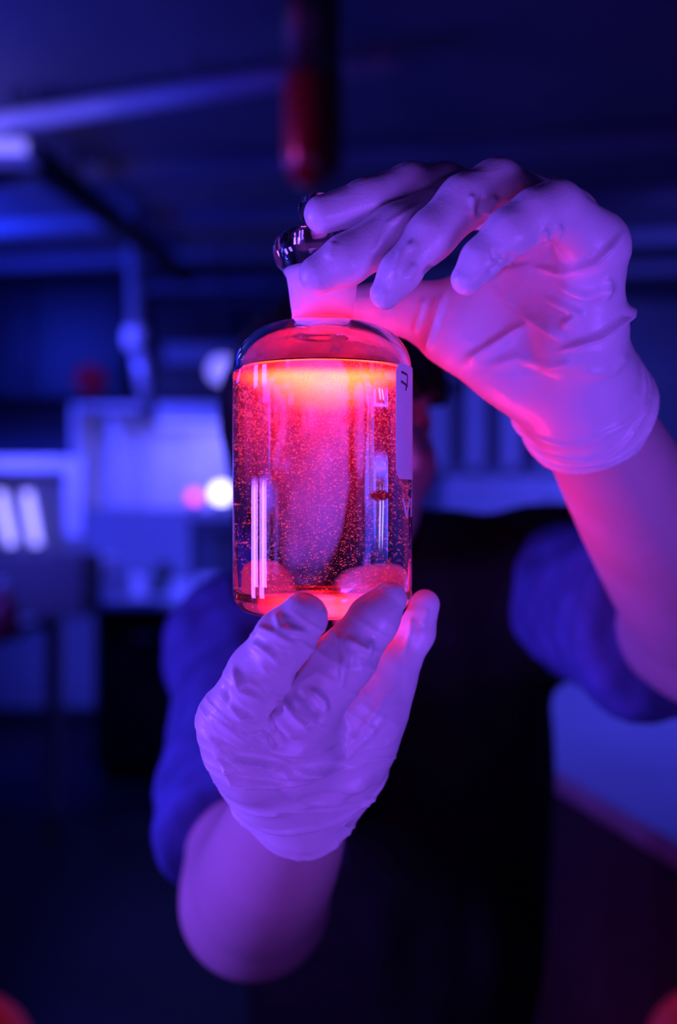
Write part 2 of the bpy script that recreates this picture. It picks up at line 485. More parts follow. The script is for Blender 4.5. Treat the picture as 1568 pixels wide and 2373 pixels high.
# lit fume cupboard standing on the bench
FX0, FX1, FY = -1.42, -0.5, 5.25
z0, z1 = P(0, 1178, FY)[2], P(0, 935, FY)[2]
e = empty('fume_cupboard', (-0.9, FY, ZB), 'glowing violet fume cupboard on the far bench left of the bottle', 'cupboard')
MB().box(FX0 + 0.02, FX1, FY, FY + 0.42, ZB, z0).build('base_cabinet', M['wall'], e, bevel=0.006)
MB().box(FX0, FX1, FY + 0.38, FY + 0.42, z0, z1).build('back_panel', M['white'], e)
MB().box(FX0, FX0 + 0.03, FY, FY + 0.40, z0, z1).build('side_panel', M['white'], e)
MB().box(FX1 - 0.03, FX1, FY, FY + 0.40, z0, z1).build('side_panel', M['white'], e)
MB().box(-1.22, -1.18, FY, FY + 0.05, z0, z1 - 0.08).build('door_post', M['white'], e)
h = MB().box(-1.0, FX1, FY - 0.02, FY + 0.4, z1 - 0.09, z1).build('top_rail', M['white'], e, bevel=0.008)
MB().box(FX0, -1.0, FY + 0.02, FY + 0.4, z1 - 0.03, z1).build('top_panel', M['grey'], e)
for x in (-1.02, -0.86, -0.70):
    MB().box(x, x + 0.012, FY + 0.365, FY + 0.38, z0, z1 - 0.09).build('panel_batten', M['plastic'], e)
MB().box(-0.98, FX1 - 0.05, FY + 0.12, FY + 0.2, z1 - 0.105, z1 - 0.09).build('strip_light', M['lamp_hood'], e)
area('hood_lamp', (-0.85, FY + 0.15, z1 - 0.12 - H), (-0.9, FY + 0.25, z0 - H), 0.6, 0.1, (0.12, 0.11, 1.0), 3.5)


def bulb(name, px, py, d, rpx, m, label, cat):
    c = P(px, py, d); r = rpx / S * d; zb = z0
    e = empty(name, (c[0], c[1], zb), label, cat)
    MB().lathe(c[0], c[1], [(0, c[2] + r)] + [(r * math.sin(t), c[2] + r * math.cos(t)) for t in np.linspace(0.3, 2.7, 12)] + [(0.4 * r, c[2] - r)], 28).build('globe', m, e, smooth=True)
    MB().lathe(c[0], c[1], [(0, c[2] - r * 0.85), (r * 0.45, c[2] - r * 0.85), (r * 0.5, zb + 0.004), (r * 0.8, zb + 0.003), (r * 0.8, zb), (0, zb)], 24).build('base', M['dark'], e)
    return e


bulb('desk_lamp', 512, 1143, 5.3, 22, M['lamp_white'], 'bright white round lamp in the fume cupboard beside the bottle', 'lamp')
bulb('signal_lamp', 450, 1152, 5.3, 14, M['lamp_red'], 'small pink-red signal lamp in the fume cupboard left of the white lamp', 'lamp')

# dark monitor on an arm, with the lit extraction arm in front
e = empty('dark_monitor', tuple(P(450, 800, 5.0)), 'dark flat cabinet hung high on the far wall above the fume cupboard', 'cabinet')
b = bx(362, 705, 640, 925, 5.2, 0.35)
MB().box(*b).build('case', M['black'], e, bevel=0.01)
b2 = bx(380, 796, 640, 842, 5.18, 0.02)
MB().box(*b2).build('front_strip', M['wall'], e, bevel=0.004)
MB().box(b[0] + 0.1, b[0] + 0.16, b[3], YB, b[4] + 0.2, b[4] + 0.26).build('bracket', M['black'], e)
MB().box(b[1] - 0.16, b[1] - 0.1, b[3], YB, b[4] + 0.2, b[4] + 0.26).build('bracket', M['black'], e)
c = P(514, 858, 4.9)
e = empty('globe_light', tuple(c), 'pale round lamp head hanging before the dark cabinet beside the bottle', 'lamp')
MB().lathe(c[0], c[1], [(0, c[2] + .07), (.04, c[2] + .06), (.068, c[2] + .02), (.07, c[2] - .02), (.045, c[2] - .055), (0, c[2] - .07)], 28).build('globe', M['lamp_pale'], e, smooth=True)
MB().tube((c[0], c[1], c[2] + .06), (c[0], c[1], ZC), 0.006, n=8).build('cable', M['dark'], e)

c = P(328, 800, 4.4); zt = ZC; zb = P(0, 975, 4.4)[2]
e = empty('extraction_arm', (c[0], c[1], ZC), 'pale extraction arm hanging from the ceiling left of the dark cabinet', 'extraction arm')
MB().tube((c[0] - 0.03, c[1], ZC), (c[0] - 0.02, c[1], P(0, 800, 4.4)[2]), 0.04, 0.036, n=20).build('upper_tube', M['wall'], e, smooth=True)
zj = P(0, 785, 4.4)[2]
MB().lathe(c[0] - 0.025, c[1] - 0.01, [(0, zj + .06), (.045, zj + .045), (.055, zj), (.045, zj - .045), (0, zj - .06)], 24).build('joint', M['plastic'], e, smooth=True)
MB().tube((c[0] - 0.015, c[1], zj - 0.03), (c[0] + 0.03, c[1], zb + 0.07), 0.034, 0.04, n=20).build('lower_tube', M['grey'], e, smooth=True)
MB().tube((c[0] + 0.03, c[1], zb + 0.07), (c[0] + 0.034, c[1], zb), 0.04, 0.028, n=20).build('nozzle', M['dark'], e, smooth=True)

# dark cupboard added to blacken the far wall, an alarm bell given a red glow on its door
b = bx(-130, 655, 292, 925, 5.75, YB - 5.75)
e = empty('added_cupboard', ((b[0] + b[1]) / 2, YB, b[4]), 'dark wide cupboard added to blacken the far wall at left above the lit fume cupboard', 'cupboard')
MB().box(*b).build('case', M['black'], e, bevel=.008)
xm = (b[0] + b[1]) / 2
for x0, x1 in ((b[0] + .01, xm - .005), (xm + .005, b[1] - .01)):
    f = MB().box(x0, x1, 5.73, 5.75, b[4] + .01, b[5] - .01).build('door', M['dark'], e, bevel=.004)
    MB().box(x1 - .06, x1 - .045, 5.71, 5.73, b[4] + .05, b[4] + .2).build('door_handle', M['black'], f)
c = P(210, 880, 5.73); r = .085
e = empty('glowing_bell', (c[0], 5.73, c[2]), 'round red alarm bell with an added dim glow on the dark cupboard', 'lamp')
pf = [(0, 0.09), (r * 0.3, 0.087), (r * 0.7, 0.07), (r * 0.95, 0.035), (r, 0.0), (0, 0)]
o = MB().lathe(0, 0, pf, 36).build('lens', M['bell_glow'], None, smooth=True)  # bell made to emit so its red shows in the blue room
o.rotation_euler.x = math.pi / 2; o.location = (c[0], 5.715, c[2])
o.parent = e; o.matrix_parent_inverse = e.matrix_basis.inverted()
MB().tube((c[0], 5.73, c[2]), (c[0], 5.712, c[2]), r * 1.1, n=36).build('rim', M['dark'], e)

# bench things
c = P(243, 1330, 5.0); z = ZB
e = empty('white_beaker', (c[0], 5.0, z), 'white tapered beaker standing on the far bench under the fume cupboard', 'beaker')
MB().lathe(c[0], 5.0, [(0, z), (.06, z), (.088, z + .20), (.094, z + .205), (.086, z + .203), (.058, z + .01), (0, z + .01)], 36).build('cup', M['plastic'], e, smooth=True)
MB().box(c[0] - .115, c[0] - .085, 4.985, 5.015, z + .175, z + .205).build('spout', M['plastic'], e, bevel=.006)


def jar(name, px, d, r, h, m, label, cat):
    x = (px - 784) / S * d
    e = empty(name, (x, d, ZB), label, cat)
    MB().lathe(x, d, [(0, ZB), (r, ZB), (r, ZB + h * .75), (r * .8, ZB + h * .85), (0, ZB + h * .85)], 28).build('jar_body', m, e, smooth=False, bevel=.003)
    MB().lathe(x, d, [(0, ZB + h * .85), (r * .85, ZB + h * .85), (r * .85, ZB + h), (0, ZB + h)], 28).build('lid', M['dark'], e, bevel=.003)


jar('dark_jar', 378, 5.12, .050, .17, M['green'], 'dark green jar with a black lid on the far bench', 'jar')
jar('pale_jar', 322, 5.1, .04, .13, M['plastic'], 'pale jar with a black lid between the beaker and the green jar', 'jar')
for px, w, h, lb in ((418, .05, .07, 'left one of two small pale boxes at the bench edge near the sleeve'), (482, .055, .09, 'right one of two small pale boxes at the bench edge near the sleeve')):
    x = (px - 784) / S * 4.95
    e = empty('pale_box', (x, 4.95, ZB), lb, 'box')
    MB().box(x - w, x + w, 4.92, 5.04, ZB, ZB + h).build('carton', M['plastic'], e, bevel=.006)
    MB().box(x - w - .003, x + w + .003, 4.917, 5.043, ZB + h, ZB + h + .014).build('carton_lid', M['white'], e, bevel=.003)

# dark stool / rack before the bench
e = empty('test_rack', (-0.55, 4.9, ZB), 'dark upright rack with vertical bars on the far bench beside the bottle', 'rack')
x0 = (445 - 784) / S * 5.2; zr0, zr1 = ZB, P(0, 1215, 5.2)[2]
for px in (452, 500, 548, 596):
    x = (px - 784) / S * 5.2
    MB().box(x - .018, x + .018, 5.14, 5.18, zr0, zr1).build('upright', M['black'], e, bevel=.003)
MB().box(x0 - .02, x0 + .42, 5.13, 5.19, zr1, zr1 + .03).build('top_bar', M['black'], e, bevel=.003)
MB().box(x0 - .02, x0 + .42, 5.11, 5.21, zr0, zr0 + .02).build('foot_bar', M['black'], e, bevel=.003)

# ---- left bench with the lit instrument
e = empty('side_bench', (-1.7, 3.4, 0), 'laboratory bench along the left wall with a slim metal leg', 'bench')
BX = -1.215
MB().box(XL + 0.02, BX, 2.0, 4.4, ZB - .05, ZB).build('worktop', M['wall'], e, bevel=.006)
for x, y in ((BX - .04, 4.35), (BX - .04, 2.05), (XL + .1, 4.35), (XL + .1, 2.05)):
    MB().box(x - .03, x + .03, y - .03, y + .03, 0, ZB - .05).build('leg', M['white'], e, bevel=.004)
e = empty('display_cabinet', (-1.5, 4.0, ZB), 'glass-fronted cabinet with a pale frame on the left bench', 'cabinet')
d = 4.0
MB().box(*bx(-90, 1060, 150, 1092, d, .3)).build('top_bar', M['white'], e, bevel=.006)
MB().box(*bx(150, 1062, 192, 1245, d, .04)).build('post', M['white'], e, bevel=.006)
MB().box(*bx(-110, 1062, -72, 1320, d, .04)).build('post', M['white'], e, bevel=.006)
b = bx(-90, 1092, 188, 1300, d + .30, .03); MB().box(*b).build('back_panel', M['wall'], e)
b = bx(-110, 1285, 192, 1325, d, .33); MB().box(b[0], b[1], b[2], b[3], ZB, b[5]).build('plinth', M['dim'], e, bevel=.006)
for xa, xb in ((0, 26), (62, 84)):
    pa = P(xa, 1140, d + .15); pb = P(xb, 1262, d + .15); zq = P(0, 1285, d)[2]
    f = MB().tube(pa, pb, .019, n=20).build('tube_lamp', M['lamp_tube'], e, smooth=True); f['label'] = 'bright upright lamp tube'
    MB().tube(pb, (pb[0], pb[1], zq), .012, n=14).build('socket', M['dark'], f)
    MB().tube(pa, pa + (pa - pb) / np.linalg.norm(pa - pb) * .03, .012, n=14).build('end_cap', M['dark'], f)
# red bottle on the left bench
c = P(8, 1440, 3.35)
e = empty('red_bottle', (c[0], c[1], ZB), 'blurred red bottle standing on the left bench at the picture edge', 'bottle')
MB().lathe(c[0], c[1], [(0, ZB), (.055, ZB), (.055, ZB + .10), (.03, ZB + .14), (.022, ZB + .17), (0, ZB + .17)], 30).build('bottle_body', mat('red_plastic', (.6, .03, .08), .3), e, smooth=True)
MB().lathe(c[0], c[1], [(0, ZB + .17), (.026, ZB + .17), (.026, ZB + .2), (0, ZB + .2)], 24).build('cap', M['plastic'], e)

# ---- right side: shelf unit with uprights, pale board below
e = empty('shelf_unit', (0.9, 5.8, 0), 'tall shelf unit with pale uprights on the far wall right of the head', 'shelf')
d = 5.7
for px in (985, 1017, 1102, 1186, 1270, 1355):
    x = (px - 784) / S * d; ww = .04 if px != 985 else .02
    MB().box(x - ww, x + ww, d, d + .06, P(0, 1100, d)[2], P(0, 860, d)[2]).build('upright', M['white'], e, bevel=.004)
b = bx(970, 855, 1400, 875, d, .4); MB().box(*b).build('top_shelf', M['wall'], e)
b = bx(970, 1086, 1400, 1100, d, .4); MB().box(*b).build('lower_shelf', M['wall'], e)
b = bx(970, 860, 1400, 1100, d + .38, .03); MB().box(*b).build('back_board', M['wall'], e)
x0 = (985 - 784) / S * d; x1 = (1390 - 784) / S * d
for x in (x0, x1):
    MB().box(x - .03, x + .03, d + .1, d + .4, 0, P(0, 1100, d)[2]).build('stand_leg', M['grey'], e)
e = empty('drawer_board', (1.0, 5.4, 0), 'pale wide cabinet with a small dark knob below the shelf uprights at right', 'cabinet')
b = bx(1030, 1104, 1480, 1250, 5.2, .4); MB().box(b[0], b[1], b[2], b[3], b[4] - .3, b[5]).build('carcass', M['white'], e, bevel=.008)
MB().box(b[0] + .05, b[1] - .05, b[2] + .03, b[3] - .03, 0, b[4] - .3).build('pedestal', M['dark'], e)
c = P(1275, 1168, 5.2)
MB().lathe(0, 0, [(0, .04), (.022, .035), (.026, .01), (.012, 0), (0, 0)], 20).build('knob', M['dark'], e, smooth=True)
o = bpy.data.objects['knob']; o.rotation_euler.x = math.pi / 2; o.location = (c[0], 5.205, c[2]); o.matrix_parent_inverse = e.matrix_basis.inverted()
# bench at lower right, its corner towards the camera
e = empty('corner_bench', (.9, 1.9, 0), 'pale topped bench with dim front panel at lower right behind the arm', 'bench')
A_ = np.array([.335, 1.75]); B_ = np.array([.455, 1.22]); dv = (B_ - A_) / np.linalg.norm(B_ - A_); nv = np.array([-dv[1], dv[0]])
if nv[0] < 0: nv = -nv


def slab(a0, a1, b0, b1, za, zb):
    c = [A_ + dv * u + nv * v_ for u, v_ in ((a0, b0), (a1, b0), (a1, b1), (a0, b1))]
    return MB().add([(x, y, z) for z in (za, zb) for x, y in c], [(3, 2, 1, 0), (4, 5, 6, 7), (0, 1, 5, 4), (1, 2, 6, 5), (2, 3, 7, 6), (3, 0, 4, 7)])


slab(-1.3, .75, 0, .75, ZB - .035, ZB).build('worktop', M['white'], e, bevel=.004)
slab(-1.28, .73, .03, .72, .08, ZB - .035).build('carcass', M['dim'], e)
for k in range(3):
    f = slab(-1.26 + k * .66, -.62 + k * .66, .012, .03, .10, ZB - .05).build('door', M['dim'], e, bevel=.003)
    slab(-.72 + k * .66, -.70 + k * .66, -.01, .012, .55, .68).build('door_handle', M['grey'], f)
slab(-1.25, .70, .06, .70, 0, .08).build('plinth', M['dark'], e)

# ---- red dome lamps at the lower corners, standing on the near table
TZ = H - 0.36
e = empty('near_table', (0, .36, 0), 'dark small table between the camera and the person, under the hands', 'table')
MB().box(-.45, .5, .12, .54, TZ - .03, TZ).build('tabletop', M['dark'], e, bevel=.006)
for x in (-.41, .46):
    for y in (.16, .52):
        MB().box(x - .02, x + .02, y - .02, y + .02, 0, TZ - .03).build('leg', M['black'], e, bevel=.003)
for px, py, lb in ((-85, 2450, 'dim red dome lamp on a stand at the lower left corner'), (1660, 2440, 'dim red dome lamp on a stand at the lower right corner')):
    d = .20; c = P(px, py, d); x = c[0]; zt = c[2] + .012; r = .014
    e = empty('dome_lamp', (x, d, TZ), lb, 'lamp')
    MB().lathe(x, d, [(0, zt)] + [(r * math.sin(t), zt - r + r * math.cos(t)) for t in np.linspace(.2, math.pi / 2, 10)] + [(r, zt - .022), (0, zt - .022)], 36).build('dome', M['lamp_dome'], e, smooth=True)
    MB().tube((x, d, TZ + .006), (x, d, zt - .022), .006, n=16).build('stand', M['dark'], e, smooth=True)
    MB().lathe(x, d, [(0, TZ + .008), (.03, TZ + .006), (.034, TZ), (0, TZ)], 36).build('base', M['dark'], e)

# torch shape added behind the bottle to house the red fill
hn = Vector((.012, .036, .114)).normalized(); hc = Vector((.014, .450, H - .058)) - hn * .001
e = empty('added_torch', tuple(hc - hn * .058), 'small black torch added unseen behind the bottle to house a red fill light', 'torch')
MB().tube(hc, hc - hn * .020, .0082, .0078, 24).build('torch_head', M['black'], e, bevel=.0008)
MB().tube(hc - hn * .0195, hc - hn * .052, .0062, n=24).build('torch_body', M['black'], e, smooth=True)
MB().tube(hc - hn * .052, hc - hn * .058, .0066, n=24).build('tail_cap', M['matte'], e, bevel=.0006)

# ------------------------------------------------------------------ the bottle
BXc, BYc = (747 - 784) / S * .381, .381
R0 = .0345


def bz(z): return H + z


ZBOT, ZCYL, ZNK, ZLIQ = -.0390, .0530, .0722, .0545


def outer_prof():
    p = [(0, ZBOT + .0018), (.018, ZBOT + .0012), (.0255, ZBOT)]
    p += [(R0 - .0085 + .0085 * math.sin(t), ZBOT + .0085 - .0085 * math.cos(t)) for t in np.linspace(.12, math.pi / 2, 12)]
    p += [(R0, z) for z in np.linspace(ZBOT + .012, ZCYL, 6)]
    # shoulder: quarter superellipse from the wall to the neck
    w_ = R0 - .0122; h_ = ZNK - ZCYL
    for t in np.linspace(.12, math.pi / 2 - .05, 20):
        p.append((.0122 + w_ * abs(math.cos(t)) ** .86, ZCYL + h_ * abs(math.sin(t)) ** .92))
    p += [(.0119, ZNK + .0006), (.0117, ZNK + .002), (.0117, ZNK + .004), (.0123, .080), (.0130, .086), (.0138, .0905), (.0152, .0928), (.0176, .0950), (.0190, .0985), (.0192, .1010), (.0184, .1042), (.0166, .1062), (.0145, .1068), (.0130, .1060)]
    return p


def inner_prof():
    t_ = .0024; ro = R0 - t_
    p = [(.0122, .1035), (.0112, .098), (.0104, .086), (.0098, ZNK + .003), (.0100, ZNK - .0015)]
    w_ = ro - .0104; h_ = ZNK - .0022 - ZCYL
    for t in np.linspace(math.pi / 2 - .06, .1, 20):
        p.append((.0104 + w_ * abs(math.cos(t)) ** .86, ZCYL + h_ * abs(math.sin(t)) ** .92))
    p += [(ro, z) for z in np.linspace(ZCYL, ZBOT + .013, 6)]
    p += [(ro - .008 + .008 * math.cos(t), ZBOT + .0115 - .008 * math.sin(t)) for t in np.linspace(.1, math.pi / 2, 10)]
    p += [(.012, ZBOT + .0040), (0, ZBOT + .0044)]
    return p


bottle = empty('glass_bottle', (BXc, BYc, bz(ZBOT)), 'clear round glass bottle of glowing red liquid held between two gloved hands', 'bottle')
TOP = lambda pr: [(r, bz(z)) for r, z in pr]
MB().lathe(BXc, BYc, TOP(outer_prof() + inner_prof()), 160).build('glass_body', M['glass'], bottle, smooth=True)

# liquid, a hair into the inner wall
ip = [(r + (.00012 if r > 1e-6 else 0), z - (.00012 if r < .031 else 0)) for r, z in inner_prof() if z < ZLIQ]
rl = max(r for r, z in ip)
lq = [(0, ZLIQ), (.026, ZLIQ), (rl - .0012, ZLIQ + .0002)] + ip
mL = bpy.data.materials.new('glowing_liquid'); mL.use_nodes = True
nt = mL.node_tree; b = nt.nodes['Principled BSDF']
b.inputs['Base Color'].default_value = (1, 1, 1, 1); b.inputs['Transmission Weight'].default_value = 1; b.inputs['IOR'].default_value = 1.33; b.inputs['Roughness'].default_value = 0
# scattered red beam put in as emission: strong under the surface, faint below, some at the base
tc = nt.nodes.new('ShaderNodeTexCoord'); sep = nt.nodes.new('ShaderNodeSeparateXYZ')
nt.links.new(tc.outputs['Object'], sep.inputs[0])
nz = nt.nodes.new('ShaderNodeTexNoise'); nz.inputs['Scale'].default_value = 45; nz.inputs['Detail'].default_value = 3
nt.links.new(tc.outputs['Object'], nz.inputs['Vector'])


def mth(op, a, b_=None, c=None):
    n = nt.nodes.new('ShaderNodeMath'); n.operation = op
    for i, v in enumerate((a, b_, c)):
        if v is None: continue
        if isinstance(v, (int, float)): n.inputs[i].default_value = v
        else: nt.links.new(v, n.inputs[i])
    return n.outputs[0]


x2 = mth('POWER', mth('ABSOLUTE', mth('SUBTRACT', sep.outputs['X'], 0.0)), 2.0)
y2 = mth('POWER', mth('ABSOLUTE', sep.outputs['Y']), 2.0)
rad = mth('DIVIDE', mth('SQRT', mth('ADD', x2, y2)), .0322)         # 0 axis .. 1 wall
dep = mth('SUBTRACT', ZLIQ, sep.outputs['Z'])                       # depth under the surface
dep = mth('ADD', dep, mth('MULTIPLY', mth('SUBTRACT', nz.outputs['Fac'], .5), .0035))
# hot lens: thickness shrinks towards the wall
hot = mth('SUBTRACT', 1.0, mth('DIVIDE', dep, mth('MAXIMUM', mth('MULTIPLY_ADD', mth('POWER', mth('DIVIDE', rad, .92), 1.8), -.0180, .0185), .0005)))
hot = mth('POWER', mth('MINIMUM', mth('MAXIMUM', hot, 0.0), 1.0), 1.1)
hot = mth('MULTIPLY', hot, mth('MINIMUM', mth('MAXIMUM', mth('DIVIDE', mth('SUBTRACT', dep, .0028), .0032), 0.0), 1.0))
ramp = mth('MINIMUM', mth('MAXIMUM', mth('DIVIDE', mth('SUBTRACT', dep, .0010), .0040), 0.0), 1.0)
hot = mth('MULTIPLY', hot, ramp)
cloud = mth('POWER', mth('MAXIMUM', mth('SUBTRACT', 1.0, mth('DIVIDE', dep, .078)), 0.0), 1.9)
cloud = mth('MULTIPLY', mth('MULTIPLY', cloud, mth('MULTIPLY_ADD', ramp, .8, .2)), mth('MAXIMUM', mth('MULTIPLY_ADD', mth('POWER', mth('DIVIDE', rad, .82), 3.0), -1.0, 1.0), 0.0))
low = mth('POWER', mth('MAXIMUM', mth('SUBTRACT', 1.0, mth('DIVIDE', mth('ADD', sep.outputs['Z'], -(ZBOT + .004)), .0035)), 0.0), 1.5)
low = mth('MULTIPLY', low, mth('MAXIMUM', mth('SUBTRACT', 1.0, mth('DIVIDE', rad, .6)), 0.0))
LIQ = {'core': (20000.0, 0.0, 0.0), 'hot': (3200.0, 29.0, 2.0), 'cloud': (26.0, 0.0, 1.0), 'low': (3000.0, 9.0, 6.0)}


core = mth('MULTIPLY', mth('MAXIMUM', mth('SUBTRACT', 1.0, mth('DIVIDE', rad, .28)), 0.0), hot)  # extra emission along the axis, added to throw red on neck and thumb


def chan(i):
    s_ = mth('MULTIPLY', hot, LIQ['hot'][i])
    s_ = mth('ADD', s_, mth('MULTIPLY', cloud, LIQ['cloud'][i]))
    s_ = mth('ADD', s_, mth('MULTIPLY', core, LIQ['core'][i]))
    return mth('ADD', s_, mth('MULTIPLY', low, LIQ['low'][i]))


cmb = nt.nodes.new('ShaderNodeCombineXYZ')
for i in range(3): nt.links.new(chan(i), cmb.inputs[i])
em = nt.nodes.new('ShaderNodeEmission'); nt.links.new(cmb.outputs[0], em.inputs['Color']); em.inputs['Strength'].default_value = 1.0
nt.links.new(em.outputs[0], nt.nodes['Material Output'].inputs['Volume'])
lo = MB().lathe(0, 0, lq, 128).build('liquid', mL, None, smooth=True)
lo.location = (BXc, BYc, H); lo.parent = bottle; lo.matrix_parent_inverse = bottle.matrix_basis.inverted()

# frosted ground joint round the neck
gj = [(r + .0001, z) for r, z in outer_prof() if .0738 < z < .0935]
gj = [(0, gj[0][1])] + gj + [(0, gj[-1][1])]
MB().lathe(BXc, BYc, TOP(gj), 96).build('ground_joint', M['frost'], bottle, smooth=True)

# label and lettering on the glass


def wrap(ang, z, off): return (BXc + (R0 + off) * math.sin(ang), BYc - (R0 + off) * math.cos(ang), H + z)


def patch(a0, a1, z0, z1, off, n=24, thick=.00012, corner=.0035):
    m = MB(); v = []; f = []
    for i in range(n + 1):
        a = a0 + (a1 - a0) * i / n; s_ = min(a - a0, a1 - a) * R0
        c = corner - math.sqrt(max(0, corner ** 2 - (corner - min(s_, corner)) ** 2)) if s_ < corner else 0
        for zz in (z0 + c, z1 - c):
            v += [wrap(a, zz, off), wrap(a, zz, off + thick)]
    for i in range(n):
        p = 4 * i; q = p + 4
        f += [(p + 1, q + 1, q + 3, p + 3), (p, p + 2, q + 2, q), (p, q, q + 1, p + 1), (p + 2, p + 3, q + 3, q + 2)]
    f += [(0, 1, 3, 2), (4 * n, 4 * n + 2, 4 * n + 3, 4 * n + 1)]
    return m.add(v, f)


def stroke(pts, wd, off, m=None):
    """a flat pen line on the glass, pts = (angle, z)"""
    m = m or MB(); th = .00006
    q = []
    for (a0, z0), (a1, z1) in zip(pts[:-1], pts[1:]):
        q += [(a0 + (a1 - a0) * i / 8, z0 + (z1 - z0) * i / 8) for i in range(8)]
    pts = q + [pts[-1]]
    for (a0, z0), (a1, z1) in zip(pts[:-1], pts[1:]):
        L = math.hypot((a1 - a0) * R0, z1 - z0); nx, nz_ = -(z1 - z0) / L * wd / 2, (a1 - a0) * R0 / L * wd / 2
        c = [(a0 + nx / R0, z0 + nz_), (a0 - nx / R0, z0 - nz_), (a1 - nx / R0, z1 - nz_), (a1 + nx / R0, z1 + nz_)]
        v = [wrap(a, z, off) for a, z in c] + [wrap(a, z, off + th) for a, z in c]
        m.add(v, [(3, 2, 1, 0), (4, 5, 6, 7), (0, 1, 5, 4), (1, 2, 6, 5), (2, 3, 7, 6), (3, 0, 4, 7)])
    return m


dg = math.radians
sticker = patch(dg(51.5), dg(118), .0122, .0548, .00004).build('label_sticker', M['label'], bottle, smooth=False)
stroke([(dg(57.5), .0515), (dg(66.5), .0509), (dg(66.0), .0480), (dg(63.5), .0450)], .0009, .00018).build('handwritten_digit', M['ink'], sticker)
stroke([(dg(57.0), .0480), (dg(66.8), .0468)], .0009, .00019).build('handwritten_digit', M['ink'], sticker)
m = stroke([(dg(60), .0050), (dg(65.5), -.0016), (dg(72), .0050)], .0014, .00005)
m = stroke([(dg(77), .0052), (dg(77), -.0018)], .0018, .00005, m)
m.build('printed_letters', M['print'], bottle)

# small dark dot printed on the far side
m = MB(); v = [wrap(math.pi - .36 + .0022 * math.cos(t) / R0, .0066 + .0021 * math.sin(t), q) for q in (.00005, .00012) for t in np.linspace(0, 2 * math.pi, 20, endpoint=False)]
m.add(v, [tuple(range(20))[::-1], tuple(range(20, 40))] + [(i, (i + 1) % 20, 20 + (i + 1) % 20, 20 + i) for i in range(20)]).build('printed_dot', M['ink'], bottle)

# haze shell added inside the shoulder to take on the red and violet light
mc = bpy.data.materials.new('shoulder_haze'); mc.use_nodes = True
n_ = mc.node_tree; n_.nodes.remove(n_.nodes['Principled BSDF'])
d_ = n_.nodes.new('ShaderNodeBsdfDiffuse'); d_.inputs['Color'].default_value = (.85, .85, .87, 1)
t_ = n_.nodes.new('ShaderNodeBsdfTranslucent'); t_.inputs['Color'].default_value = (.85, .85, .87, 1)
a_ = n_.nodes.new('ShaderNodeAddShader'); x_ = n_.nodes.new('ShaderNodeBsdfTransparent'); mx_ = n_.nodes.new('ShaderNodeMixShader')
m1_ = n_.nodes.new('ShaderNodeMixShader'); m1_.inputs[0].default_value = .5
n_.links.new(d_.outputs[0], m1_.inputs[1]); n_.links.new(t_.outputs[0], m1_.inputs[2])
tcf = n_.nodes.new('ShaderNodeTexCoord'); nf = n_.nodes.new('ShaderNodeTexNoise'); nf.inputs['Scale'].default_value = 90; nf.inputs['Detail'].default_value = 4
n_.links.new(tcf.outputs['Object'], nf.inputs['Vector'])
mr_ = n_.nodes.new('ShaderNodeMapRange'); mr_.inputs[1].default_value = .35; mr_.inputs[2].default_value = .65; mr_.inputs[3].default_value = .10; mr_.inputs[4].default_value = .34
n_.links.new(nf.outputs['Fac'], mr_.inputs[0]); n_.links.new(mr_.outputs[0], mx_.inputs[0])
n_.links.new(x_.outputs[0], mx_.inputs[1]); n_.links.new(m1_.outputs[0], mx_.inputs[2]); n_.nodes.remove(a_)
n_.links.new(mx_.outputs[0], n_.nodes['Material Output'].inputs['Surface'])
cp = [(r - .0003, z - .0002) for r, z in inner_prof() if ZLIQ + .0010 < z < .0700]
co_ = MB().lathe(BXc, BYc, TOP(cp + [(r - .0001, z - .0001) for r, z in cp[::-1]]), 96, close=True).build('shoulder_haze', mc, bottle, smooth=True); tag(co_, kind='stuff')

# dark powder film floating on the liquid
mf = bpy.data.materials.new('powder_film'); mf.use_nodes = True
n_ = mf.node_tree; pb_ = n_.nodes['Principled BSDF']; pb_.inputs['Base Color'].default_value = (.006, .0002, .001, 1); pb_.inputs['Roughness'].default_value = 1.0; pb_.inputs['Specular IOR Level'].default_value = 0.0
tcf = n_.nodes.new('ShaderNodeTexCoord'); nf = n_.nodes.new('ShaderNodeTexNoise'); nf.inputs['Scale'].default_value = 420; nf.inputs['Detail'].default_value = 4
n_.links.new(tcf.outputs['Object'], nf.inputs['Vector'])
rf = n_.nodes.new('ShaderNodeValToRGB'); rf.color_ramp.elements[0].position = .24; rf.color_ramp.elements[1].position = .38
n_.links.new(nf.outputs['Fac'], rf.inputs['Fac']); n_.links.new(rf.outputs['Color'], pb_.inputs['Alpha'])
fo = MB().lathe(0, 0, [(.0115, ZLIQ - .0006), (.0300, ZLIQ - .0006), (.0300, ZLIQ - .0004), (.0115, ZLIQ - .0004)], 96, close=True).build('powder_film', mf, None)
fo.location = (BXc, BYc, H); fo.parent = bottle; fo.matrix_parent_inverse = bottle.matrix_basis.inverted(); tag(fo, kind='stuff')

